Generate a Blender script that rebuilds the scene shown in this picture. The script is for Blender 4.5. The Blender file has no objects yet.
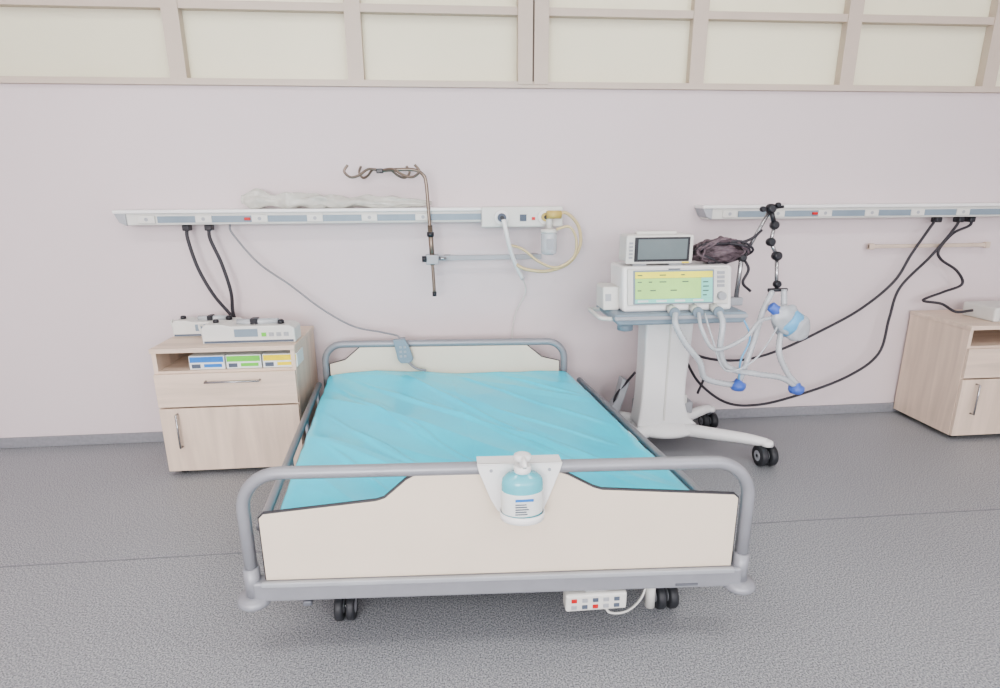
import bpy, bmesh, math, random
from mathutils import Matrix, Vector, noise
random.seed(4)
col = bpy.context.scene.collection
try:
    bpy.context.scene.view_settings.look = 'AgX - Medium High Contrast'
except Exception:
    pass

# ------------------------------------------------------------------ materials
def lin(c):
    return tuple(((v/255)/12.92 if v/255 <= .04045 else (((v/255)+.055)/1.055)**2.4) for v in c)
def mat(name, rgb, rough=.5, metal=0, var=.06, scale=8, bump=0, bscale=60, trans=0, alpha=1, emit=0, coat=0, spec=.5):
    m = bpy.data.materials.new(name); m.use_nodes = True
    nt = m.node_tree; b = nt.nodes['Principled BSDF']
    c = lin(rgb)
    tc = nt.nodes.new('ShaderNodeTexCoord')
    n = nt.nodes.new('ShaderNodeTexNoise'); n.inputs['Scale'].default_value = scale; n.inputs['Detail'].default_value = 4
    r = nt.nodes.new('ShaderNodeValToRGB')
    r.color_ramp.elements[0].position = .3; r.color_ramp.elements[1].position = .7
    r.color_ramp.elements[0].color = tuple(v*(1-var) for v in c)+(1,)
    r.color_ramp.elements[1].color = tuple(min(1, v*(1+var)) for v in c)+(1,)
    nt.links.new(tc.outputs['Object'], n.inputs['Vector'])
    nt.links.new(n.outputs['Fac'], r.inputs['Fac']); nt.links.new(r.outputs['Color'], b.inputs['Base Color'])
    b.inputs['Roughness'].default_value = rough; b.inputs['Metallic'].default_value = metal
    b.inputs['Transmission Weight'].default_value = trans; b.inputs['Alpha'].default_value = alpha
    b.inputs['Coat Weight'].default_value = coat; b.inputs['Specular IOR Level'].default_value = spec
    if emit:
        nt.links.new(r.outputs['Color'], b.inputs['Emission Color']); b.inputs['Emission Strength'].default_value = emit
    if bump:
        n2 = nt.nodes.new('ShaderNodeTexNoise'); n2.inputs['Scale'].default_value = bscale; n2.inputs['Detail'].default_value = 5
        bp = nt.nodes.new('ShaderNodeBump'); bp.inputs['Strength'].default_value = bump; bp.inputs['Distance'].default_value = .01
        nt.links.new(tc.outputs['Object'], n2.inputs['Vector']); nt.links.new(n2.outputs['Fac'], bp.inputs['Height'])
        nt.links.new(bp.outputs['Normal'], b.inputs['Normal'])
    return m
def floor_mat():
    m = mat('vinyl_floor', (147, 150, 154), .42, var=.04, scale=1.5)
    nt = m.node_tree; b = nt.nodes['Principled BSDF']; tc = nt.nodes['Texture Coordinate']
    base = b.inputs['Base Color'].links[0].from_socket
    n = nt.nodes.new('ShaderNodeTexNoise'); n.inputs['Scale'].default_value = 230; n.inputs['Detail'].default_value = 3
    nt.links.new(tc.outputs['Object'], n.inputs['Vector'])
    r = nt.nodes.new('ShaderNodeValToRGB'); e = r.color_ramp.elements
    e[0].position = .34; e[0].color = (.42, .42, .45, 1); e[1].position = .66; e[1].color = (1.65, 1.63, 1.58, 1)
    x = e.new(.5); x.color = (1, 1, 1, 1)
    nt.links.new(n.outputs['Fac'], r.inputs['Fac'])
    mx = nt.nodes.new('ShaderNodeMix'); mx.data_type = 'RGBA'; mx.blend_type = 'MULTIPLY'; mx.inputs[0].default_value = 1
    nt.links.new(base, mx.inputs[6]); nt.links.new(r.outputs['Color'], mx.inputs[7]); nt.links.new(mx.outputs[2], b.inputs['Base Color'])
    return m
def wood_mat(name, rgb, stretch):
    m = mat(name, rgb, .5, var=.12, scale=3)
    nt = m.node_tree; b = nt.nodes['Principled BSDF']; tc = nt.nodes['Texture Coordinate']
    mp = nt.nodes.new('ShaderNodeMapping'); mp.inputs['Scale'].default_value = stretch
    nt.links.new(tc.outputs['Object'], mp.inputs['Vector'])
    n = [x for x in nt.nodes if x.type == 'TEX_NOISE'][0]
    n.inputs['Scale'].default_value = 1.6; n.inputs['Detail'].default_value = 8; n.inputs['Distortion'].default_value = .6
    nt.links.new(mp.outputs['Vector'], n.inputs['Vector'])
    return m
def glass_mat():
    m = mat('frosted_glass', (236, 235, 220), .25, var=.05, scale=1.1)
    nt = m.node_tree; b = nt.nodes['Principled BSDF']; out = nt.nodes['Material Output']
    t = nt.nodes.new('ShaderNodeBsdfTranslucent'); t.inputs['Color'].default_value = (.93, .93, .83, 1)
    mx = nt.nodes.new('ShaderNodeMixShader'); mx.inputs[0].default_value = .45
    nt.links.new(b.outputs[0], mx.inputs[1]); nt.links.new(t.outputs[0], mx.inputs[2]); nt.links.new(mx.outputs[0], out.inputs[0])
    return m
M = dict(
    wall=mat('wall_paint', (217, 206, 208), .7, var=.015, scale=1.5, bump=.04, bscale=180),
    ceil=mat('ceiling_paint', (225, 223, 220), .8, var=.01),
    floor=floor_mat(), base=mat('vinyl_skirting', (142, 143, 148), .5, var=.08, scale=60),
    seam=mat('floor_weld', (122, 125, 130), .5),
    frame=mat('window_frame', (200, 187, 174), .45, var=.02), gap=mat('frame_gap', (110, 100, 92), .6),
    glass=glass_mat(),
    tube=mat('grey_powder_coat', (150, 152, 158), .36, metal=.15, var=.03, scale=20),
    tubeD=mat('dark_grey_frame', (112, 115, 122), .45, metal=.15),
    cream=mat('cream_laminate', (226, 214, 197), .45, var=.015),
    edge=mat('black_edge', (68, 68, 72), .5),
    sheet=mat('turquoise_sheet', (48, 224, 255), .3, var=.05, scale=3.5, bump=.12, bscale=14, spec=.6, coat=.25),
    mattress=mat('mattress', (60, 130, 160), .6),
    woodv=wood_mat('ash_wood_vertical', (219, 200, 183), (14, 14, 1.2)),
    woodh=wood_mat('ash_wood_horizontal', (221, 202, 185), (1.4, 14, 16)),
    white=mat('white_plastic', (234, 234, 233), .35, var=.015), offw=mat('off_white_plastic', (216, 216, 211), .42, var=.03),
    grey=mat('grey_plastic', (168, 171, 176), .45), bluegrey=mat('blue_grey_plastic', (134, 150, 162), .4),
    black=mat('black_rubber', (50, 52, 56), .5), blackp=mat('black_plastic', (46, 47, 52), .35),
    chrome=mat('steel', (175, 176, 178), .25, metal=.9), bronze=mat('dull_steel', (138, 126, 115), .35, metal=.8),
    cable=mat('dark_cable', (58, 56, 62), .5), cableg=mat('grey_cable', (140, 140, 144), .5),
    cloth=mat('dark_cable_sleeve', (105, 92, 98), .6, var=.35, scale=30, bump=.6, bscale=70),
    hose=mat('clear_hose', (226, 232, 236), .2, trans=.45), tan=mat('latex_tube', (222, 205, 160), .4, trans=.1),
    blue=mat('blue_plastic', (95, 130, 222), .3, trans=.3), lblue=mat('pale_blue_plastic', (130, 200, 242), .3, trans=.25),
    bag=mat('plastic_bag', (238, 238, 230), .16, trans=.4, var=.10, scale=20, bump=.35, bscale=35),
    liquid=mat('sanitizer_liquid', (125, 218, 232), .15, trans=.3), label=mat('paper_label', (226, 230, 228), .5),
    ink=mat('ink', (90, 100, 115), .6), yellow=mat('yellow', (240, 218, 50), .4), green=mat('green', (115, 200, 80), .4),
    bl=mat('blue_card', (60, 130, 205), .4), red=mat('red', (200, 45, 45), .4), brass=mat('ochre_plastic', (200, 178, 105), .4),
    scrY=mat('screen_yellow', (228, 222, 70), .3, emit=.25), scrG=mat('screen_green', (165, 212, 120), .3, emit=.22),
    scrC=mat('screen_cyan', (130, 205, 190), .3, emit=.2),
    scrD=mat('screen_ink', (60, 100, 80), .3), scrM=mat('monitor_screen', (118, 130, 132), .15, var=.1, scale=5, coat=.5),
    lamp=mat('lamp_diffuser', (250, 250, 250), .5, emit=1.5), bedge=mat('beige_rail', (206, 190, 175), .5),
)

# ------------------------------------------------------------------ geometry helpers
class Grp:
    def __init__(s, name, loc=(0, 0, 0)):
        s.e = bpy.data.objects.new(name, None); s.e.location = loc; s.e.empty_display_size = .1; col.objects.link(s.e)
        s.inv = Matrix.Translation(Vector(loc)).inverted(); s.f = None
    def add(s, ob):
        if s.f:
            for v in ob.data.vertices: v.co = s.f(v.co.copy())
        ob.parent = s.e; ob.matrix_parent_inverse = s.inv
        return ob
def mk(name, verts, faces, m, g=None, bevel=0, smooth=False, seg=2):
    me = bpy.data.meshes.new(name); me.from_pydata([tuple(v) for v in verts], [], faces)
    bm = bmesh.new(); bm.from_mesh(me); bmesh.ops.recalc_face_normals(bm, faces=bm.faces)
    if bevel:
        bmesh.ops.bevel(bm, geom=list(bm.edges), offset=bevel, segments=seg, profile=.5, affect='EDGES', clamp_overlap=True)
    bm.to_mesh(me); bm.free()
    if smooth:
        for p in me.polygons: p.use_smooth = True
    me.materials.append(m)
    ob = bpy.data.objects.new(name, me); col.objects.link(ob)
    if g: g.add(ob)
    return ob
def box(name, x0, x1, y0, y1, z0, z1, m, g=None, bevel=0, seg=2):
    v = [(x, y, z) for x in (x0, x1) for y in (y0, y1) for z in (z0, z1)]
    f = [(0, 1, 3, 2), (4, 6, 7, 5), (0, 4, 5, 1), (2, 3, 7, 6), (0, 2, 6, 4), (1, 5, 7, 3)]
    return mk(name, v, f, m, g, bevel, seg=seg)
def prism(name, poly, y0, y1, m, g=None, bevel=0):
    n = len(poly)
    v = [(x, y0, z) for x, z in poly]+[(x, y1, z) for x, z in poly]
    f = [tuple(range(n)), tuple(range(2*n-1, n-1, -1))]+[(i, (i+1) % n, n+(i+1) % n, n+i) for i in range(n)]
    return mk(name, v, f, m, g, bevel)
def catmull(P, k=8):
    P = [Vector(p) for p in P]
    if len(P) < 3: return P
    Q = [2*P[0]-P[1]]+P+[2*P[-1]-P[-2]]; out = []
    for i in range(1, len(Q)-2):
        a, b, c, d = Q[i-1:i+3]
        for j in range(k):
            t = j/k
            out.append(.5*((2*b)+(c-a)*t+(2*a-5*b+4*c-d)*t*t+(3*b-a-3*c+d)*t**3))
    out.append(P[-1]); return out
def tube(name, P, r, m, g=None, n=10, k=8, smooth=True, rib=0, sy=1):
    pts = catmull(P, k) if smooth else [Vector(p) for p in P]
    rr = r if isinstance(r, (list, tuple)) else None
    V = []; F = []; N = len(pts)
    t0 = (pts[1]-pts[0]).normalized()
    nrm = t0.orthogonal().normalized()
    for i, p in enumerate(pts):
        t = (pts[min(i+1, N-1)]-pts[max(i-1, 0)]).normalized()
        nrm = (nrm-t*nrm.dot(t)).normalized(); bn = t.cross(nrm)
        R = (rr[0]+(rr[1]-rr[0])*i/(N-1)) if rr else r
        if rib: R *= (1+rib*(1 if i % 2 else -1))
        for j in range(n):
            a = 2*math.pi*j/n; V.append(p+(nrm*math.cos(a)+bn*math.sin(a))*R)
    for i in range(N-1):
        for j in range(n):
            F.append((i*n+j, i*n+(j+1) % n, (i+1)*n+(j+1) % n, (i+1)*n+j))
    F.append(tuple(range(n-1, -1, -1))); F.append(tuple(range((N-1)*n, N*n)))
    return mk(name, V, F, m, g, smooth=True)
def cyl(name, a, b, r, m, g=None, n=24, bevel=0):
    ob = tube(name, [a, b], r, m, None, n=n, smooth=False)
    for p in ob.data.polygons: p.use_smooth = len(p.vertices) == 4
    if g: g.add(ob)
    return ob
def lathe(name, prof, c, m, g=None, n=28, sx=1, sy=1, rot=None):
    V = []; F = []
    for r, z in prof:
        for j in range(n):
            a = 2*math.pi*j/n; V.append(Vector((r*math.cos(a)*sx, r*math.sin(a)*sy, z)))
    for i in range(len(prof)-1):
        for j in range(n): F.append((i*n+j, i*n+(j+1) % n, (i+1)*n+(j+1) % n, (i+1)*n+j))
    F.append(tuple(range(n-1, -1, -1))); F.append(tuple(range((len(prof)-1)*n, len(prof)*n)))
    if rot: V = [rot@v for v in V]
    V = [v+Vector(c) for v in V]
    ob = mk(name, V, F, m, None, smooth=True)
    for p in ob.data.polygons: p.use_smooth = len(p.vertices) == 4
    if g: g.add(ob)
    return ob
def caster(g, tag, x, y, r, w=.022, m='black', twin=True, top=None):
    top = top or r*2+.02
    offs = (-w*.75, w*.75) if twin else (0,)
    R = Matrix.Rotation(math.pi/2, 3, 'Y')
    for i, o in enumerate(offs):
        lathe('wheel_%s_%d' % (tag, i), [(r*.45, -w/2), (r*.93, -w/2), (r, -w*.3), (r, w*.3), (r*.93, w/2), (r*.45, w/2)], (x+o, y, r), M[m], g, rot=R)
        lathe('hub_%s_%d' % (tag, i), [(r*.5, -w*.55), (r*.5, w*.55)], (x+o, y, r), M['grey'], g, rot=R, n=16)
    cyl('axle_%s' % tag, (x-w*1.3, y, r), (x+w*1.3, y, r), r*.15, M['chrome'], g, n=12)
    h = [(x, y+r*1.0, r*1.2), (x, y+r*.6, r*1.9), (x, y, r*2.1)]
    tube('fork_%s' % tag, h, r*.3, M['tubeD'], g)
    cyl('stem_%s' % tag, (x, y, r*2.0), (x, y, top), r*.32, M['tubeD'], g, n=14)

# ------------------------------------------------------------------ room shell
XL, XR, YB, YW, ZC = -3.0, 4.2, -3.0, 2.78, 2.75
box('floor', XL-.1, XR+.1, YB-.1, YW+1.6, -.08, 0, M['floor'])
box('wall_back', XL-.1, XR+.1, YW, YW+.1, 0, 1.65, M['wall'])
box('wall_back_lintel', XL-.1, XR+.1, YW, YW+.1, 2.42, ZC, M['wall'])
box('wall_left', XL-.1, XL, YB, YW+1.6, 0, ZC, M['wall'])
box('wall_right', XR, XR+.1, YB, YW+1.6, 0, ZC, M['wall'])
box('wall_corridor', XL-.1, XR+.1, YW+1.5, YW+1.6, 0, ZC, M['wall'])
box('ceiling', XL-.1, XR+.1, YB-.1, YW+1.6, ZC, ZC+.08, M['ceil'])
# rear wall with big daylight windows
box('wall_rear', XL-.1, XR+.1, YB-.1, YB, 0, .75, M['wall'])
box('wall_rear_top', XL-.1, XR+.1, YB-.1, YB, 2.45, ZC, M['wall'])
for i, (a, b) in enumerate([(XL-.1, -2.4), (-.4, -.1), (1.9, 2.2), (4.0, XR+.1)]):
    box('wall_rear_pier_%d' % i, a, b, YB-.1, YB, .75, 2.45, M['wall'])
for i, (a, b) in enumerate([(-2.4, -.4), (-.1, 1.9), (2.2, 4.0)]):
    w = Grp('window_%d' % (20+i), ((a+b)/2, YB, .75))
    for k, x in enumerate((a, (a+b)/2-.02, b-.04)):
        box('stile_%d' % k, x, x+.04, YB-.08, YB-.02, .75, 2.45, M['white'], w)
    box('rail_bottom', a, b, YB-.08, YB-.02, .75, .8, M['white'], w); box('rail_top', a, b, YB-.08, YB-.02, 2.4, 2.45, M['white'], w)
# clerestory partition windows
box('baseboard_back', XL, XR, YW-.012, YW, 0, .052, M['base'], bevel=.003)
box('baseboard_left', XL, XL+.012, YB, YW, 0, .052, M['base']); box('baseboard_right', XR-.012, XR, YB, YW, 0, .052, M['base'])
box('trim_1', XL, XR, 1.787, 1.791, 0, .001, M['seam'])
mull = [-1.93, -1.125, -.38, .40, 1.16, 1.892, 2.62, 3.38]
box('trim_2', XL, XR, YW-.024, YW+.07, 1.646, 1.672, M['frame'])
box('trim_3', XL, XR, YW-.012, YW+.065, 1.942, 1.974, M['frame'])
box('trim_4', XL, XR, YW-.012, YW+.065, 2.38, 2.42, M['frame'])
for i, x in enumerate(mull):
    w = .034
    if i == 3:
        box('trim_post_a', x-.068, x-.004, YW-.03, YW+.062, 1.66, 2.41, M['frame'])
        box('trim_post_b', x+.004, x+.068, YW-.03, YW+.062, 1.66, 2.41, M['frame'])
        box('trim_post_gap', x-.005, x+.005, YW-.02, YW+.05, 1.66, 2.40, M['gap'])
    else:
        box('trim_post_%d' % i, x-w, x+w, YW-.017, YW+.062, 1.66, 2.41, M['frame'])
xs = [XL]+mull+[XR]
for i in range(len(xs)-1):
    g = Grp('window_%d' % (i+1), ((xs[i]+xs[i+1])/2, YW+.03, 1.67))
    box('pane_lower', xs[i]+.03, xs[i+1]-.03, YW+.025, YW+.031, 1.67, 1.944, M['glass'], g)
    box('pane_upper', xs[i]+.03, xs[i+1]-.03, YW+.025, YW+.031, 1.972, 2.385, M['glass'], g)

# ------------------------------------------------------------------ bed
bed = Grp('hospital_bed', (.03, 1.95, 0))
FK = -.048
def foot(v): return Vector((v.x, 1.31+v.y+FK*(v.x-.11), v.z))
def head(v): return Vector((v.x, 2.635+v.y-.055*(v.x+.03), v.z))
def arch(xl, xr, zt, zb, R=.1):
    P = [Vector((xl, 0, zb)), Vector((xl, 0, zt-R))]
    for i in range(1, 9):
        a = math.pi/2*i/8; P.append(Vector((xl+R-R*math.cos(a), 0, zt-R+R*math.sin(a))))
    for i in range(0, 9):
        a = math.pi/2*i/8; P.append(Vector((xr-R+R*math.sin(a), 0, zt-R+R*math.cos(a))))
    P.append(Vector((xr, 0, zb))); return P
bed.f = foot
tube('foot_tube', arch(-.535, .762, .525, .16), .0165, M['tube'], bed, n=14, smooth=False)
panel = [(-.497, .222), (-.497, .402), (-.485, .414), (-.2, .443), (-.178, .450), (-.122, .500), (-.10, .512), (.262, .512), (.284, .504), (.351, .466), (.375, .458), (.722, .434), (.733, .424), (.733, .222)]
prism('foot_panel', panel, -.009, .009, M['cream'], bed, bevel=.002)
tube('foot_panel_edge_l', [(x, -.002, z+.001) for x, z in panel[0:7]], .0045, M['edge'], bed, n=8, smooth=False)
tube('foot_panel_edge_r', [(x, -.002, z+.001) for x, z in panel[7:14]], .0045, M['edge'], bed, n=8, smooth=False)
box('foot_bar', -.53, .76, -.022, .022, .166, .222, M['tube'], bed, bevel=.006)
box('foot_bar_lip', -.505, .735, -.028, -.016, .212, .226, M['grey'], bed, bevel=.003)
for i, x in enumerate((-.535, .762)):
    lathe('bumper_%d' % i, [(.02, 0), (.04, .003), (.046, .012), (.04, .026), (.02, .03)], (x, 0, .148), M['tube'], bed)
    cyl('leg_sleeve_%d' % i, (x, 0, .17), (x, 0, .26), .021, M['tube'], bed)
box('foot_latch', .58, .64, -.0245, -.02, .176, .182, M['tubeD'], bed)
bed.f = head
tube('head_tube', arch(-.596, .54, .505, .16, .085), .0165, M['tube'], bed, n=14, smooth=False)
hp = [(-.575, .22), (-.575, .41), (-.50, .43), (-.43, .49), (.36, .49), (.43, .43), (.515, .41), (.515, .22)]
prism('head_panel', hp, -.01, .01, M['cream'], bed, bevel=.002)
tube('head_panel_edge', [(x, -.003, z) for x, z in hp], .0045, M['edge'], bed, n=8, smooth=False)
box('head_bar', -.59, .535, -.02, .02, .166, .222, M['tube'], bed, bevel=.006)
bed.f = None
# deck: corners near-left, near-right, far-right, far-left
NL, NR, FR, FL = Vector((-.475, 1.375)), Vector((.69, 1.335)), Vector((.552, 2.575)), Vector((-.578, 2.635))
def bil(u, v):
    a = NL.lerp(NR, u); b = FL.lerp(FR, u); return a.lerp(b, v)
def quad(name, u0, u1, v0, v1, z0, z1, m, bevel=.008):
    c = [bil(u0, v0), bil(u1, v0), bil(u1, v1), bil(u0, v1)]
    V = [(p.x, p.y, z0) for p in c]+[(p.x, p.y, z1) for p in c]
    return mk(name, V, [(0, 1, 2, 3), (7, 6, 5, 4), (0, 1, 5, 4), (1, 2, 6, 5), (2, 3, 7, 6), (3, 0, 4, 7)], M[m], bed, bevel=bevel)
quad('deck', .0, 1, .02, .98, .235, .27, 'tubeD')
quad('mattress', .01, .99, .012, .985, .27, .336, 'mattress', .02)
quad('beam_l', .02, .06, 0, 1, .17, .235, 'tube'); quad('beam_r', .94, .98, 0, 1, .17, .235, 'tube')
quad('cross_a', .05, .95, .06, .10, .12, .17, 'tubeD'); quad('cross_b', .05, .95, .86, .9, .12, .17, 'tubeD')
quad('chassis_l', .15, .19, .05, .92, .10, .14, 'tubeD'); quad('chassis_r', .85, .89, .05, .92, .10, .14, 'tubeD')
for i, v in enumerate((.3, .68)):
    quad('lift_column_%d' % i, .42, .56, v, v+.08, .10, .236, 'grey')
    quad('lift_cross_%d' % i, .15, .89, v+.02, v+.05, .10, .125, 'tubeD')
# sheet
NU, NV = 220, 240
CR = ((.12, .92, .95, .1, .010, .013), (.3, .97, .78, .22, .008, .010), (.5, .98, .98, .45, .009, .012), (.03, .6, .5, .03, .009, .012), (.49, .0, .5, 1, .006, .004),
      (.05, .85, .4, .35, .008, .010), (.6, .6, .92, .32, .008, .010), (.2, .7, .62, .02, .007, .009), (.7, .98, .99, .7, .008, .009), (.04, .4, .3, .05, .007, .008), (.35, .75, .9, .02, .007, .008))
def wr(u, v):
    p = Vector((u*2.6, v*2.9, 0))
    h = 0
    for ang, f, amp in ((.75, 2.6, .020), (-.5, 2.0, .006), (.9, 4.5, .007)):
        q = Vector((p.x*math.cos(ang)+p.y*math.sin(ang), (-p.x*math.sin(ang)+p.y*math.cos(ang))*.25, ang*7))*f*.55
        h += amp*(1-min(1, abs(noise.noise(q))*2.6))-amp*.4
    for (ax, ay, bx, by, s, amp) in CR:
        d = Vector((bx-ax, by-ay)); w = Vector((u-ax, v-ay)); t = max(0, min(1, w.dot(d)/d.dot(d)))
        dist = (w-d*t).length+.014*noise.noise(Vector((u*5, v*5, 3)))
        h += amp*math.exp(-(dist/s)**2)*math.sin(math.pi*min(1, max(0, t*.96+.02)))
    return h*.9
V = []; F = []
for j in range(NV+1):
    for i in range(NU+1):
        u = -.03+1.06*i/NU; v = -.02+1.03*j/NV
        uu = min(max(u, 0), 1); vv = min(max(v, .0), 1)
        p = bil(uu+(u-uu)*.25, vv+(v-vv)*.2)
        e = max(abs(u-uu)/.03, abs(v-vv)/.02 if v < 0 else abs(v-vv)/.01)
        edge = min(uu, 1-uu)*1.15
        z = .370+wr(u, v)*min(1, .25+edge*9)-.012*math.exp(-edge/.02)-(.045*e if e else 0)
        V.append((p.x+.004*noise.noise(Vector((v*14, u*3, 1))), p.y, z))
for j in range(NV):
    for i in range(NU):
        a = j*(NU+1)+i; F.append((a, a+1, a+NU+2, a+NU+1))
mk('turquoise_sheet', V, F, M['sheet'], bed, smooth=True)
# side rails
def side(name, du, z, r, v0=.02, v1=.96, m='tube'):
    a = bil(0 if du < 0 else 1, v0); b = bil(0 if du < 0 else 1, v1)
    tube(name, [(a.x+du, a.y, z), ((a.x*.97+b.x*.03)+du, a.y*.97+b.y*.03, z), (b.x+du, b.y, z)], r, M[m], bed, smooth=False)
for s in (-1, 1):
    side('side_rail_%d' % (s+1), s*.042, .335, .013); side('side_rail_low_%d' % (s+1), s*.03, .27, .010)
    for k, v in enumerate((.1, .36, .64, .9)):
        p = bil(0 if s < 0 else 1, v)
        cyl('rail_post_%d_%d' % (s+1, k), (p.x+s*.036, p.y, .20), (p.x+s*.042, p.y, .335), .009, M['tube'], bed, n=12)
        cyl('rail_arm_%d_%d' % (s+1, k), (p.x-s*.03, p.y, .215), (p.x+s*.038, p.y, .215), .009, M['tube'], bed, n=12)
caster(bed, 'fl', -.325, 1.442, .040, .022, top=.13); caster(bed, 'fr', .61, 1.40, .040, .024, top=.13)
caster(bed, 'hl', -.42, 2.46, .040, .022, top=.13); caster(bed, 'hr', .43, 2.42, .040, .022, top=.13)
cyl('pedal_post', (.545, 1.345, .05), (.545, 1.345, .17), .014, M['offw'], bed)
for i, x in enumerate((-.40, .66)):
    box('pedal_%d' % i, x-.012, x+.012, 1.33, 1.43, .135, .15, M['tubeD'], bed, bevel=.004)

# control box under footboard
cb = Grp('bed_control_panel', (.37, 1.30, .10))
box('case', .285, .452, 1.272, 1.315, .108, .160, M['offw'], cb, bevel=.006)
box('hook', .34, .40, 1.285, 1.30, .155, .18, M['grey'], cb)
for r in range(2):
    for c in range(5):
        box('key_%d_%d' % (r, c), .30+c*.029, .315+c*.029, 1.2695, 1.273, .117+r*.02, .128+r*.02, M[('grey', 'ink', 'red', 'grey', 'ink')[(c+r*2) % 5]], cb, bevel=.001)
tube('cable', [(.40, 1.30, .112), (.41, 1.29, .085), (.46, 1.30, .075), (.51, 1.33, .085), (.535, 1.345, .13)], .0035, M['offw'], cb)

# sanitizer bottle + holder
hs = Grp('hand_sanitizer_holder', (.16, 1.29, .42)); hs.f = lambda v: Vector((v.x, v.y+FK*(v.x-.11), v.z))
prism('plate', [(.055, .548), (.268, .548), (.262, .525), (.235, .45), (.222, .418), (.205, .408), (.122, .408), (.105, .418), (.088, .45), (.06, .525)], 1.284, 1.290, M['white'], hs, bevel=.002)
tube('top_hook', [(.162, 1.288, .546), (.162, 1.298, .552), (.162, 1.322, .552), (.162, 1.334, .545), (.162, 1.336, .52)], .005, M['white'], hs)
box('top_flange', .056, .267, 1.284, 1.330, .5425, .548, M['white'], hs, bevel=.002)
lathe('cup', [(.05, 0), (.054, .002), (.056, .022), (.053, .022), (.05, .004)], (.163, 1.248, .418), M['white'], hs, sy=.72)
for i, x in enumerate((.09, .235)):
    lathe('screw_%d' % i, [(.004, -.002), (.004, .002)], (x, 1.283, .53), M['grey'], hs, rot=Matrix.Rotation(math.pi/2, 3, 'X'), n=12)
hs.f = None
sb = Grp('sanitizer_bottle', (.163, 1.246, .422))
lathe('body', [(.044, 0), (.0495, .004), (.051, .02), (.051, .090), (.049, .104), (.038, .115), (.02, .120), (.017, .125)], (.163, 1.246, .4225), M['liquid'], sb, sy=.68)
lathe('label', [(.0513, .018), (.0516, .02), (.0516, .074), (.0513, .076)], (.163, 1.246, .4225), M['label'], sb, sy=.682)
box('label_heading', .142, .186, 1.2090, 1.2105, .483, .489, M['bl'], sb)
for i in range(5):
    box('label_text_%d' % i, .142, .142+random.uniform(.025, .044), 1.2090, 1.2105, .448+i*.0065, .4498+i*.0065, M['ink'], sb)
lathe('collar', [(.02, 0), (.021, .003), (.021, .014), (.018, .017)], (.163, 1.246, .545), M['white'], sb)
cyl('stem', (.163, 1.246, .56), (.163, 1.246, .58), .008, M['white'], sb)
lathe('pump_head', [(.018, 0), (.022, .003), (.021, .012), (.012, .016)], (.163, 1.246, .576), M['white'], sb)
tube('spout', [(.163, 1.246, .585), (.163, 1.215, .586), (.163, 1.20, .578)], .006, M['white'], sb)

# handset on headboard
hd = Grp('bed_remote_handset', (-.21, 2.6, .42))
prism('body', [(-.268, .535), (-.213, .537), (-.195, .50), (-.178, .438), (-.195, .42), (-.237, .42), (-.250, .438)], 2.598, 2.622, M['bluegrey'], hd, bevel=.005)
for i in range(6):
    box('key_%d' % i, -.24+.02*(i % 2), -.229+.02*(i % 2), 2.595, 2.599, .45+.022*(i//2), .460+.022*(i//2), M['grey'], hd, bevel=.001)
box('hook', -.24, -.215, 2.62, 2.655, .524, .532, M['bluegrey'], hd)
tube('cable', [(-.973, 2.715, 1.06), (-.96, 2.70, 1.02), (-.86, 2.69, .89), (-.733, 2.70, .785), (-.60, 2.70, .67), (-.46, 2.69, .585), (-.33, 2.66, .56), (-.25, 2.62, .55), (-.235, 2.61, .53)], .0045, M['cableg'], hd)
tube('cable_tail', [(-.21, 2.61, .43), (-.17, 2.59, .40), (-.12, 2.57, .39)], .006, M['cableg'], hd)

# ------------------------------------------------------------------ nightstands
def nightstand(x0, yf, W):
    H = .575; yb = 2.765; x1 = x0+W
    g = Grp('bedside_cabinet', (x0+W/2, (yf+yb)/2, 0))
    box('side_l', x0, x0+.018, yf+.004, yb, .022, H-.02, M['woodv'], g, bevel=.001)
    box('side_r', x1-.018, x1, yf+.004, yb, .022, H-.02, M['woodv'], g, bevel=.001)
    box('top', x0-.004, x1+.004, yf-.004, yb, H-.02, H, M['woodh'], g, bevel=.002)
    box('bottom', x0+.018, x1-.018, yf+.01, yb, .022, .04, M['woodh'], g)
    box('back', x0+.018, x1-.018, yb-.01, yb, .04, H-.02, M['woodv'], g)
    box('niche_shelf', x0+.018, x1-.018, yf+.004, yb-.01, .462, .476, M['woodh'], g)
    box('divider', x0+.018, x1-.018, yf+.02, yb-.01, .308, .316, M['woodh'], g)
    box('drawer_front', x0+.002, x1-.002, yf-.012, yf+.003, .320, .466, M['woodh'], g, bevel=.0015)
    box('door_front', x0+.002, x1-.002, yf-.012, yf+.003, .024, .313, M['woodv'], g, bevel=.0015)
    tube('drawer_handle', [(x0+.21, yf-.012, .432), (x0+.21, yf-.032, .432), (x0+.43, yf-.032, .432), (x0+.43, yf-.012, .432)], .0045, M['chrome'], g, smooth=False)
    tube('door_handle', [(x0+.075, yf-.012, .29), (x0+.075, yf-.032, .29), (x0+.075, yf-.032, .14), (x0+.075, yf-.012, .14)], .0045, M['chrome'], g, smooth=False)
    for k, (cx, cy) in enumerate(((x0+.05, yf+.03), (x1-.05, yf+.03), (x0+.05, yb-.05), (x1-.05, yb-.05))):
        lathe('castor_%d' % k, [(.006, -.012), (.0125, -.012), (.0125, .012), (.006, .012)], (cx, cy, .0125), M['black'], g, rot=Matrix.Rotation(math.pi/2, 3, 'Y'), n=16)
        box('castor_fork_%d' % k, cx-.016, cx+.016, cy-.01, cy+.01, .015, .024, M['blackp'], g)
    return g
nightstand(-1.242, 2.40, .58)
nightstand(2.433, 2.40, .57)
ZN = .5755
sbx = Grp('pump_accessory_boxes', (-.95, 2.45, .476))
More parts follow.
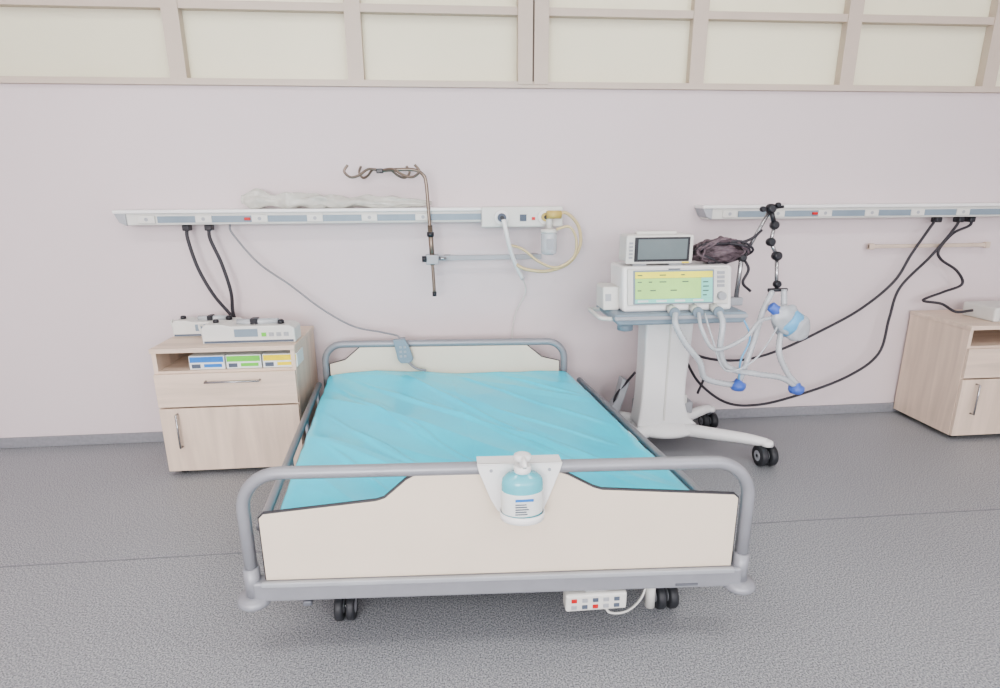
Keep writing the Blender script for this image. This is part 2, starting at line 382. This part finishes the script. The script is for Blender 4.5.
for i, (x, a) in enumerate(((-1.10, 'bl'), (-.95, 'green'), (-.80, 'yellow'))):
    box('box_%d' % i, x, x+.144, 2.412, 2.52, .4765, .536, M['label'], sbx, bevel=.002)
    box('band_%d' % i, x+.004, x+.140, 2.4105, 2.4125, .508, .532, M[a], sbx)
    box('tag_%d' % i, x+.01, x+.045, 2.4105, 2.4125, .483, .50, M['ink'], sbx)
    box('stripe_%d' % i, x+.06, x+.132, 2.4105, 2.4125, .486, .500, M[a], sbx)
def pump(x0, x1, y0, y1, z, h):
    g = Grp('syringe_pump', ((x0+x1)/2, (y0+y1)/2, z)); w = x1-x0
    prism('case', [(x0, z), (x1, z), (x1, z+h*.75), (x1-w*.06, z+h*.9), (x0+w*.3, z+h*.9), (x0+w*.22, z+h), (x0+w*.04, z+h), (x0, z+h*.8)], y0, y1, M['offw'], g, bevel=.005)
    box('lcd', x0+w*.35, x0+w*.6, y0-.002, y0+.002, z+h*.35, z+h*.75, M['bluegrey'], g)
    for i in range(4):
        box('button_%d' % i, x0+w*(.64+.08*i), x0+w*(.69+.08*i), y0-.003, y0+.002, z+h*.35, z+h*.55, M['grey' if i else 'green'], g)
    box('foot_strip', x0+w*.02, x1-w*.02, y0-.001, y0+.002, z+h*.05, z+h*.16, M['ink'], g)
    ym = (y0+y1)/2
    cyl('syringe_cradle', (x0+w*.35, ym, z+h*1.0), (x0+w*.8, ym, z+h*1.0), h*.16, M['hose'], g, n=14)
    box('clamp', x0+w*.5, x0+w*.58, ym-.02, ym+.02, z+h*.88, z+h*1.2, M['blackp'], g, bevel=.004)
    lathe('knob', [(.006, 0), (.014, .003), (.014, .014), (.008, .02)], (x0+w*.83, ym-.01, z+h*.88), M['blackp'], g)
    lathe('knob_2', [(.006, 0), (.012, .003), (.012, .012), (.008, .016)], (x0+w*.12, ym, z+h*.97), M['blackp'], g)
    tube('handle', [(x0+w*.02, ym+.02, z+h*.6), (x0-w*.06, ym, z+h*.9), (x0-w*.02, ym-.02, z+h*.45), (x0+w*.02, ym-.02, z+h*.4)], .005, M['offw'], g)
pump(-1.05, -.665, 2.45, 2.55, ZN, .084)
pump(-1.235, -.95, 2.60, 2.69, ZN, .074)
dv = Grp('infusion_monitor', (2.76, 2.56, ZN))
box('case', 2.60, 2.98, 2.46, 2.64, ZN, .645, M['offw'], dv, bevel=.008); box('face', 2.63, 2.80, 2.457, 2.461, .585, .635, M['grey'], dv)
box('display', 2.83, 2.96, 2.457, 2.461, .59, .632, M['label'], dv)
tube('power_cable', [(2.60, 2.58, .61), (2.53, 2.60, .60), (2.50, 2.66, .63), (2.44, 2.71, .64), (2.54, 2.71, .68), (2.64, 2.71, .72), (2.60, 2.715, .79), (2.50, 2.715, .85), (2.48, 2.715, .90), (2.54, 2.715, .98), (2.62, 2.712, 1.02), (2.62, 2.72, 1.058)], .0065, M['cable'], dv)

# ------------------------------------------------------------------ medical wall rails
def trunk(x0, x1, gas):
    g = Grp('medical_supply_rail', ((x0+x1)/2, YW-.05, 1.09))
    box('body', x0+.03, x1, 2.69, YW, 1.062, 1.115, M['offw'], g, bevel=.004)
    box('top_cover', x0, x1, 2.676, YW, 1.112, 1.128, M['white'], g, bevel=.004)
    prism('end_cap', [(x0, 1.118), (x0+.05, 1.118), (x0+.05, 1.06), (x0+.02, 1.075)], 2.682, YW, M['grey'], g, bevel=.003)
    box('front_strip', x0+.18, x1-.36 if gas else x1-.05, 2.684, 2.692, 1.072, 1.100, M['bluegrey'], g)
    for k in range(int((x1-x0-.3)/.24)):
        xx = x0+.1+k*.24
        box('socket_%d' % k, xx, xx+.07, 2.680, 2.69, 1.070, 1.103, M['offw'], g, bevel=.003)
        cyl('socket_hole_%d' % k, (xx+.035, 2.679, 1.087), (xx+.035, 2.684, 1.087), .008, M['grey'], g, n=16)
    box('switch_red', x0+.55, x0+.575, 2.676, 2.69, 1.080, 1.092, M['red'], g, bevel=.002)
    return g
t1 = trunk(-1.445, .53, True)
box('gas_block', .155, .53, 2.655, 2.70, 1.038, 1.130, M['offw'], t1, bevel=.006)
for i, (x, c) in enumerate(((.245, 'ink'), (.445, 'brass'))):
    cyl('gas_outlet_ring_%d' % i, (x, 2.64, 1.083), (x, 2.66, 1.083), .032, M['white'], t1)
    cyl('gas_outlet_%d' % i, (x, 2.62, 1.083), (x, 2.65, 1.083), .019, M[c], t1)
    cyl('gas_outlet_core_%d' % i, (x, 2.612, 1.083), (x, 2.63, 1.083), .009, M['blackp'], t1)
box('gas_label', .33, .36, 2.652, 2.656, 1.065, 1.095, M['ink'], t1)
box('plug_red', .385, .40, 2.65, 2.66, 1.07, 1.083, M['red'], t1)
t2 = trunk(1.205, XR, False)
# flow meter / suction jar with tubing
fm = Grp('oxygen_flowmeter', (.46, 2.62, .9))
cyl('valve', (.445, 2.60, 1.095), (.51, 2.60, 1.095), .018, M['brass'], fm); cyl('valve_body', (.46, 2.62, 1.03), (.46, 2.62, 1.11), .015, M['offw'], fm)
lathe('jar', [(.022, 0), (.034, .006), (.036, .02), (.036, .09), (.03, .105), (.018, .115)], (.46, 2.62, .915), M['hose'], fm)
lathe('jar_lid', [(.03, 0), (.037, .002), (.037, .016), (.02, .02)], (.46, 2.62, 1.012), M['offw'], fm)
box('scale_label', .445, .475, 2.580, 2.586, .945, .99, M['grey'], fm)
tube('latex_tube', [(.49, 2.61, 1.095), (.54, 2.62, 1.10), (.60, 2.64, 1.04), (.612, 2.65, .95), (.56, 2.65, .87), (.46, 2.65, .835), (.36, 2.65, .845), (.31, 2.66, .87)], .0075, M['tan'], fm)
tube('latex_tube_2', [(.49, 2.60, 1.03), (.55, 2.60, 1.04), (.585, 2.61, .98), (.575, 2.62, .90), (.50, 2.62, .855), (.42, 2.62, .88), (.34, 2.63, .94), (.28, 2.63, .96)], .006, M['tan'], fm)
oh = Grp('oxygen_hose', (.28, 2.62, .8))
tube('hose', [(.25, 2.61, 1.075), (.262, 2.60, 1.02), (.28, 2.62, .95), (.31, 2.66, .87), (.35, 2.70, .795)], .010, M['white'], oh)
tube('thin_line', [(.35, 2.70, .795), (.37, 2.74, .72), (.33, 2.76, .63), (.31, 2.765, .54), (.30, 2.765, .4)], .003, M['offw'], oh)
# small accessory rails
ar = Grp('equipment_rail', (.2, 2.73, .896))
box('bar', -.11, .44, 2.70, 2.712, .886, .908, M['grey'], ar, bevel=.002)
for i, x in enumerate((-.02, .40)): box('standoff_%d' % i, x, x+.03, 2.71, YW, .888, .906, M['grey'], ar)
ar2 = Grp('equipment_rail', (2.45, 2.75, .918))
box('bar', 2.12, 2.78, 2.74, 2.752, .908, .926, M['bedge'], ar2, bevel=.002)
for i, x in enumerate((2.15, 2.70)): box('standoff_%d' % i, x, x+.03, 2.75, YW, .909, .925, M['bedge'], ar2)
for i, x in enumerate((2.12, 2.755)): box('endcap_%d' % i, x, x+.025, 2.735, 2.757, .902, .932, M['bedge'], ar2, bevel=.003)

# IV pole
iv = Grp('iv_drip_pole', (-.08, 2.66, .73))
tube('pole', [(-.07, 2.665, .735), (-.075, 2.665, .9), (-.085, 2.665, 1.15), (-.09, 2.665, 1.235), (-.10, 2.665, 1.268), (-.135, 2.665, 1.29), (-.20, 2.665, 1.293), (-.29, 2.665, 1.288)], .0075, M['bronze'], iv)
cyl('sleeve', (-.0735, 2.665, .87), (-.08, 2.665, 1.05), .011, M['bronze'], iv)
box('clamp', -.105, -.045, 2.645, 2.699, .875, .918, M['grey'], iv, bevel=.004)
cyl('clamp_screw', (-.045, 2.665, .90), (-.01, 2.665, .90), .006, M['chrome'], iv); cyl('clamp_knob', (-.12, 2.65, .90), (-.10, 2.65, .90), .014, M['blackp'], iv)
cyl('collar', (-.079, 2.665, 1.0), (-.079, 2.665, 1.02), .016, M['blackp'], iv)
cyl('pole_tip', (-.07, 2.665, .725), (-.07, 2.665, .745), .010, M['blackp'], iv)
box('hub', -.305, -.275, 2.65, 2.68, 1.277, 1.297, M['blackp'], iv, bevel=.004)
for i, (dx, dy) in enumerate(((-.115, -.05), (-.08, .06), (.14, -.06), (.10, .06))):
    c = Vector((-.29, 2.665, 1.288))
    tube('hook_%d' % i, [c, c+Vector((dx*.4, dy*.4, .006)), c+Vector((dx*.75, dy*.75, -.02)), c+Vector((dx*1.05, dy, -.028)), c+Vector((dx*1.25, dy*1.2, -.005)), c+Vector((dx*1.12, dy*1.1, .022))], .0055, M['bronze'], iv)

# plastic packages on the rail
pk = Grp('plastic_packages', (-.5, 2.72, 1.128))
for i, (x0, x1, h, y) in enumerate(((-.91, -.52, .098, 2.722), (-.66, -.38, .072, 2.73), (-.48, -.07, .066, 2.722))):
    V = []; F = []; A, B = 60, 24
    for a in range(A+1):
        for b in range(B):
            t = a/A; th = 2*math.pi*b/B; env = (math.sin(math.pi*min(max(t, .02), .98))**.35)*(.75+.35*noise.noise(Vector((t*4+i*3, 0, 0))))
            n1 = noise.noise(Vector((t*5+i*5, math.cos(th)*1.3, math.sin(th)*1.3)))
            r = env*(1+.55*n1)
            V.append((x0+(x1-x0)*t, y+.042*r*math.cos(th), 1.129+h*.5*max(0, .75+r*math.sin(th)*1.1)*(1.1-.35*t)))
    for a in range(A):
        for b in range(B): F.append((a*B+b, a*B+(b+1) % B, (a+1)*B+(b+1) % B, (a+1)*B+b))
    F.append(tuple(range(B))); F.append(tuple(range(A*B, (A+1)*B)))
    mk('bag_%d' % i, V, F, M['bag'], pk)

# wall power cables (left)
pc = Grp('power_cables', (-1.1, 2.7, .64))
tube('cable_a', [(-1.16, 2.72, 1.055), (-1.158, 2.705, 1.0), (-1.13, 2.70, .87), (-1.08, 2.70, .75), (-1.03, 2.72, .66), (-.99, 2.725, .60)], .0075, M['cable'], pc)
tube('cable_b', [(-1.065, 2.72, 1.055), (-1.06, 2.70, 1.0), (-1.025, 2.70, .89), (-1.0, 2.70, .76), (-1.01, 2.72, .66), (-1.0, 2.725, .60)], .0075, M['cable'], pc)
for i, x in enumerate((-1.16, -1.065)): box('plug_%d' % i, x-.015, x+.015, 2.70, 2.74, 1.035, 1.061, M['blackp'], pc, bevel=.004)

# ------------------------------------------------------------------ ventilator
vt = Grp('medical_ventilator', (1.0, 2.47, 0))
for i, (x, y) in enumerate(((1.389, 2.233), (.66, 2.27), (1.32, 2.66), (.74, 2.67))):
    tube('base_leg_%d' % i, [(1.0, 2.47, .105), (1.0+(x-1)*.4, 2.47+(y-2.47)*.4, .108), (1.0+(x-1)*.8, 2.47+(y-2.47)*.8, .112), (x, y, .108)], [.034, .02], M['white'], vt, n=14)
    caster(vt, 'v%d' % i, x, y, .048 if i == 0 else .04, .03, top=.10)
    lathe('caster_cap_%d' % i, [(.01, 0), (.03, .0), (.026, .018), (.01, .024)], (x, y, .098), M['white'], vt)
lathe('base_hub', [(.05, 0), (.15, .004), (.16, .02), (.13, .045), (.09, .06)], (1.0, 2.47, .085), M['white'], vt, sy=.75)
prism('column', [(.868, .66), (1.09, .66), (1.085, .5), (1.075, .34), (1.078, .24), (1.10, .17), (1.15, .125), (1.10, .10), (.88, .10), (.855, .13), (.868, .24), (.872, .4)], 2.41, 2.53, M['white'], vt, bevel=.012)
box('column_groove', .975, .983, 2.405, 2.411, .16, .64, M['offw'], vt)
prism('tray', [(.685, .70), (1.25, .70), (1.262, .68), (1.24, .652), (.70, .652), (.672, .68)], 2.27, 2.56, M['bluegrey'], vt, bevel=.008)
box('tray_rim', .68, 1.255, 2.262, 2.272, .675, .69, M['grey'], vt, bevel=.003)
tube('tray_handle', [(.69, 2.30, .675), (.635, 2.30, .68), (.622, 2.34, .685), (.622, 2.46, .685), (.64, 2.5, .68), (.69, 2.5, .675)], .009, M['offw'], vt)
def tilt(v): return Vector((v.x, v.y+(v.z-.70)*.18, v.z))
vt.f = tilt
box('unit', .725, 1.205, 2.31, 2.50, .70, .888, M['white'], vt, bevel=.014, seg=3)
box('unit_bezel', .745, 1.185, 2.300, 2.315, .728, .880, M['offw'], vt, bevel=.005)
box('lcd_frame', .768, 1.118, 2.296, 2.302, .734, .874, M['bluegrey'], vt, bevel=.002)
box('lcd_header', .775, 1.11, 2.293, 2.297, .842, .868, M['scrY'], vt)
box('lcd_main', .775, 1.06, 2.293, 2.297, .757, .841, M['scrG'], vt)
box('lcd_right', 1.061, 1.11, 2.293, 2.297, .757, .841, M['scrC'], vt); box('lcd_footer', .775, 1.11, 2.293, 2.297, .740, .756, M['scrC'], vt)
for r, z in enumerate((.853, .825, .79)):
    x = .785
    while x < 1.0:
        wd = random.uniform(.012, .03); box('lcd_text', x, x+wd, 2.291, 2.294, z, z+.0035, M['scrD'], vt); x += wd+random.uniform(.02, .08)
for i in range(4):
    box('lcd_value_%d' % i, 1.068, 1.068+random.uniform(.015, .03), 2.291, 2.294, .768+i*.018, .772+i*.018, M['scrD'], vt)
    box('lcd_key_%d' % i, .785+i*.08, .83+i*.08, 2.291, 2.294, .744, .752, M['label'], vt)
box('brand_plate', .92, .97, 2.297, 2.3, .8755, .8795, M['ink'], vt)
cyl('dial', (1.15, 2.302, .765), (1.15, 2.28, .765), .017, M['grey'], vt)
for i in range(4): box('side_key_%d' % i, 1.133, 1.165, 2.297, 2.301, .80+i*.018, .812+i*.018, M['grey'], vt)
box('side_module', .655, .727, 2.36, 2.48, .70, .80, M['offw'], vt, bevel=.008)
box('side_label', .665, .69, 2.358, 2.361, .74, .77, M['grey'], vt)
for i, x in enumerate((.93, 1.03, 1.12)):
    cyl('port_%d' % i, (x, 2.31, .716), (x, 2.255, .706), .019, M['offw'], vt); cyl('port_ring_%d' % i, (x, 2.26, .707), (x, 2.25, .705), .022, M['bluegrey'], vt)
vt.f = None
lathe('filter', [(.02, 0), (.034, .004), (.034, .03), (.02, .036)], (.755, 2.36, .61), M['bluegrey'], vt); cyl('filter_neck', (.755, 2.36, .64), (.755, 2.36, .66), .01, M['white'], vt)
box('gas_block', .90, 1.18, 2.55, 2.64, .13, .19, M['grey'], vt, bevel=.006); box('battery_box', 1.0, 1.14, 2.53, 2.64, .19, .235, M['offw'], vt, bevel=.006)
prism('foot_bracket', [(.72, .10), (.80, .10), (.86, .30), (.82, .32), (.80, .22)], 2.56, 2.62, M['grey'], vt, bevel=.005)
tube('bracket_cable', [(.80, 2.58, .12), (.79, 2.57, .22), (.84, 2.56, .30), (.87, 2.53, .36)], .006, M['cable'], vt)
# monitor on top
pm = Grp('patient_monitor', (.89, 2.42, .888))
box('body', .748, 1.034, 2.375, 2.49, .900, 1.018, M['offw'], pm, bevel=.012)
box('foot_l', .78, .84, 2.38, 2.48, .8885, .903, M['grey'], pm); box('foot_r', .94, 1.0, 2.38, 2.48, .8885, .903, M['grey'], pm)
box('bezel', .745, 1.037, 2.366, 2.38, .896, 1.016, M['offw'], pm, bevel=.008); box('screen_frame', .780, 1.020, 2.3635, 2.367, .906, 1.008, M['blackp'], pm, bevel=.002)
box('screen', .795, 1.008, 2.362, 2.365, .916, 1.000, M['scrM'], pm)
box('handle', .80, .98, 2.41, 2.44, 1.014, 1.03, M['offw'], pm, bevel=.006)
for i in range(5): box('key_%d' % i, .757, .772, 2.3615, 2.367, .92+i*.015, .928+i*.015, M['grey'], pm)
box('label', .99, 1.02, 2.363, 2.367, .8985, .904, M['yellow'], pm)
# bundle of leads
cbd = Grp('monitor_lead_bundle', (1.2, 2.43, .89))
V = []; F = []; A, B = 40, 28
for a in range(A+1):
    ph = math.pi*a/A
    for b in range(B):
        th = 2*math.pi*b/B
        d = Vector((math.sin(ph)*math.cos(th), math.sin(ph)*math.sin(th), math.cos(ph)))
        k = 1+.55*noise.noise(d*2.2+Vector((3, 1, 2)))+.25*noise.noise(d*6)
        V.append(Vector((1.19+.115*d.x*k, 2.44+.05*d.y*k, .945+.046*d.z*k-.02*d.x*d.x)))
for a in range(A):
    for b in range(B): F.append((a*B+b, a*B+(b+1) % B, (a+1)*B+(b+1) % B, (a+1)*B+b))
mk('folded_sleeve', V, F, M['cloth'], cbd, smooth=True)
for i in range(12):
    P = []; a0 = random.uniform(0, 6)
    for k in range(15):
        a = a0+k*.75
        P.append((1.19+(.11+random.uniform(-.025, .02))*math.cos(a), 2.425+.035*math.sin(a*1.3)+random.uniform(-.01, .01), .94+(.046+random.uniform(-.015, .012))*math.sin(a)))
    tube('lead_%d' % i, P, .0055, M[('cloth', 'cloth', 'cable')[i % 3]], cbd, n=7, k=5)
tube('lead_tail', [(1.04, 2.43, .93), (1.10, 2.42, .95), (1.2, 2.42, .96), (1.30, 2.40, .99), (1.35, 2.40, 1.03)], .006, M['cable'], cbd)
tube('lead_drop', [(1.28, 2.42, .92), (1.32, 2.42, .86), (1.30, 2.42, .80), (1.34, 2.42, .76)], .006, M['cable'], cbd)
# support arm (part of the ventilator)
am = vt
cyl('arm_base', (1.275, 2.42, .70), (1.285, 2.42, .98), .010, M['chrome'], am)
box('arm_bracket', 1.225, 1.30, 2.40, 2.44, .70, .735, M['grey'], am, bevel=.004)
cyl('arm_upper', (1.285, 2.42, .90), (1.38, 2.40, 1.12), .008, M['chrome'], am)
cyl('arm_a', (1.38, 2.40, 1.12), (1.405, 2.40, 1.05), .010, M['blackp'], am); cyl('arm_b', (1.405, 2.40, 1.05), (1.385, 2.38, .98), .008, M['chrome'], am)
cyl('arm_c', (1.385, 2.38, .98), (1.42, 2.38, .92), .008, M['chrome'], am); cyl('arm_d', (1.42, 2.38, .92), (1.425, 2.36, .775), .008, M['chrome'], am)
for i, (x, y, z, r) in enumerate(((1.285, 2.42, .91, .018), (1.38, 2.40, 1.12, .020), (1.345, 2.40, 1.118, .012), (1.405, 2.40, 1.05, .018), (1.385, 2.38, .98, .018), (1.42, 2.38, .92, .020), (1.425, 2.36, .80, .016), (1.405, 2.39, 1.135, .011))):
    lathe('arm_joint_%d' % i, [(r*.6, -r), (r, -r*.6), (r, r*.6), (r*.6, r)], (x, y, z), M['blackp'], am, rot=Matrix.Rotation(math.pi/2, 3, 'X'), n=16)
cyl('arm_lever', (1.36, 2.40, 1.118), (1.43, 2.39, 1.128), .006, M['blackp'], am)
cyl('arm_tip', (1.385, 2.355, .775), (1.47, 2.355, .775), .008, M['blackp'], am)
# breathing circuit
bc = vt
H = lambda n, P, r=.0125: tube(n, P, r, M['hose'], bc, n=10, k=14, rib=.07)
H('hose_a', [(.93, 2.25, .705), (.925, 2.22, .66), (.97, 2.21, .58), (1.04, 2.22, .50), (1.08, 2.24, .42), (1.19, 2.25, .385), (1.235, 2.25, .385)])
H('hose_b', [(1.12, 2.25, .705), (1.125, 2.22, .66), (1.12, 2.21, .55), (1.17, 2.22, .47), (1.30, 2.23, .435), (1.42, 2.24, .41), (1.50, 2.25, .365)])
H('hose_c', [(1.235, 2.25, .385), (1.26, 2.25, .47), (1.30, 2.27, .59), (1.345, 2.31, .69), (1.40, 2.35, .77)])
H('hose_d', [(1.515, 2.25, .365), (1.46, 2.25, .42), (1.405, 2.25, .52), (1.42, 2.28, .62), (1.45, 2.33, .70), (1.45, 2.345, .78)])
H('hose_e', [(1.03, 2.25, .705), (1.03, 2.20, .64), (1.09, 2.19, .56), (1.22, 2.21, .60), (1.30, 2.25, .66), (1.38, 2.28, .67)], .008)
tube('pressure_line', [(1.06, 2.255, .70), (1.07, 2.2, .62), (1.14, 2.19, .47), (1.26, 2.2, .50), (1.36, 2.24, .60), (1.44, 2.30, .72)], .004, M['hose'], bc)
tube('pressure_line_2', [(1.23, 2.30, .70), (1.26, 2.24, .60), (1.22, 2.22, .50), (1.235, 2.245, .40)], .004, M['lblue'], bc)
for i, (x, z) in enumerate(((1.235, .355), (1.505, .33))):
    lathe('water_trap_%d' % i, [(.012, 0), (.026, .004), (.033, .016), (.033, .032), (.018, .04), (.012, .052)], (x, 2.25, z), M['blue'], bc)
Rb = Matrix.Rotation(math.radians(128), 3, 'Y')
# test lung: crumpled clear bag with blue band
V = []; F = []; A, B = 30, 28
for a in range(A+1):
    t = a/A; rad = .012+.050*(math.sin(math.pi*min(1, t*1.02+.0))**.55 if 0 < t < .98 else 0)
    for b in range(B):
        th = 2*math.pi*b/B; k = 1+.28*noise.noise(Vector((t*4, math.cos(th)*1.6, math.sin(th)*1.6)))
        V.append(Rb@Vector((rad*math.cos(th)*k*1.05, rad*math.sin(th)*.55*k, .0+.20*t))+Vector((1.375, 2.27, .705)))
for a in range(A):
    for b in range(B): F.append((a*B+b, a*B+(b+1) % B, (a+1)*B+(b+1) % B, (a+1)*B+b))
F.append(tuple(range(B))); F.append(tuple(range(A*B, (A+1)*B)))
mk('test_lung_bag', V, F, M['hose'], vt, smooth=True)
lathe('test_lung_band', [(.052, .07), (.058, .075), (.060, .115), (.056, .12)], (1.375, 2.27, .705), M['lblue'], vt, rot=Rb, sy=.62)
lathe('test_lung_cap', [(.014, -.03), (.022, -.025), (.022, .0), (.030, .02), (.026, .024)], (1.375, 2.27, .705), M['blue'], vt, rot=Rb, sy=.66)
# right wall power cables
vc = Grp('power_cables', (1.9, 2.7, .1))
tube('cable_a', [(2.44, 2.72, 1.055), (2.41, 2.71, 1.02), (2.33, 2.71, .88), (2.26, 2.71, .74), (2.10, 2.71, .60), (1.90, 2.71, .49), (1.69, 2.70, .40), (1.50, 2.68, .36), (1.33, 2.66, .37), (1.18, 2.62, .42), (1.10, 2.57, .48)], .0065, M['cable'], vc)
tube('cable_b', [(2.56, 2.72, 1.055), (2.54, 2.71, 1.01), (2.44, 2.71, .87), (2.30, 2.71, .71), (2.27, 2.71, .55), (2.24, 2.705, .36), (2.08, 2.70, .24), (1.83, 2.70, .15), (1.60, 2.68, .11), (1.42, 2.67, .13), (1.25, 2.64, .25), (1.12, 2.57, .42)], .0065, M['cable'], vc)
tube('cable_c', [(1.24, 2.64, .20), (1.26, 2.63, .30), (1.20, 2.61, .40), (1.12, 2.56, .46)], .006, M['cable'], vc)
for i, x in enumerate((2.44, 2.56, 2.62)): box('plug_%d' % i, x-.015, x+.015, 2.70, 2.74, 1.035, 1.061, M['blackp'], vc, bevel=.004)

# ------------------------------------------------------------------ lights
def area(name, loc, rot, sx, sy, e, c):
    l = bpy.data.lights.new(name, 'AREA'); l.shape = 'RECTANGLE'; l.size = sx; l.size_y = sy; l.energy = e; l.color = c
    o = bpy.data.objects.new(name, l); o.location = loc; o.rotation_euler = rot; col.objects.link(o)
for i, (x, y) in enumerate(((-1.2, .9), (1.6, .9), (-1.2, -1.4), (1.6, -1.4))):
    g = Grp('ceiling_lamp', (x, y, ZC))
    box('housing', x-.62, x+.62, y-.17, y+.17, ZC-.03, ZC, M['white'], g, bevel=.004); box('diffuser', x-.59, x+.59, y-.14, y+.14, ZC-.034, ZC-.03, M['lamp'], g)
    area('ceiling_light', (x, y, ZC-.05), (0, 0, 0), 1.15, .28, 14, (1, .95, .91))
area('daylight', (-1.4, YB-.2, 1.6), (math.radians(90), 0, 0), 2.0, 1.6, 165, (1, .97, .97))
area('daylight', (2.0, YB-.2, 1.6), (math.radians(90), 0, 0), 3.8, 1.6, 125, (.98, .97, 1))
area('corridor_light', (.6, YW+.9, ZC-.05), (0, 0, 0), 6, .4, 90, (1, .97, .9))
w = bpy.data.worlds.new('World'); bpy.context.scene.world = w; w.use_nodes = True
w.node_tree.nodes['Background'].inputs[0].default_value = (.75, .85, 1, 1); w.node_tree.nodes['Background'].inputs[1].default_value = 1.0

# ------------------------------------------------------------------ camera
cam = bpy.data.cameras.new('camera'); co = bpy.data.objects.new('camera', cam); col.objects.link(co)
R = Matrix.Rotation(math.radians(-5.07), 3, 'Z')@Matrix.Rotation(math.radians(75), 3, 'X')@Matrix.Rotation(math.radians(-.33), 3, 'Z')
co.matrix_world = Matrix.Translation((0, 0, 1.2))@R.to_4x4(); cam.lens = 20.59; cam.clip_start = .02
bpy.context.scene.camera = co
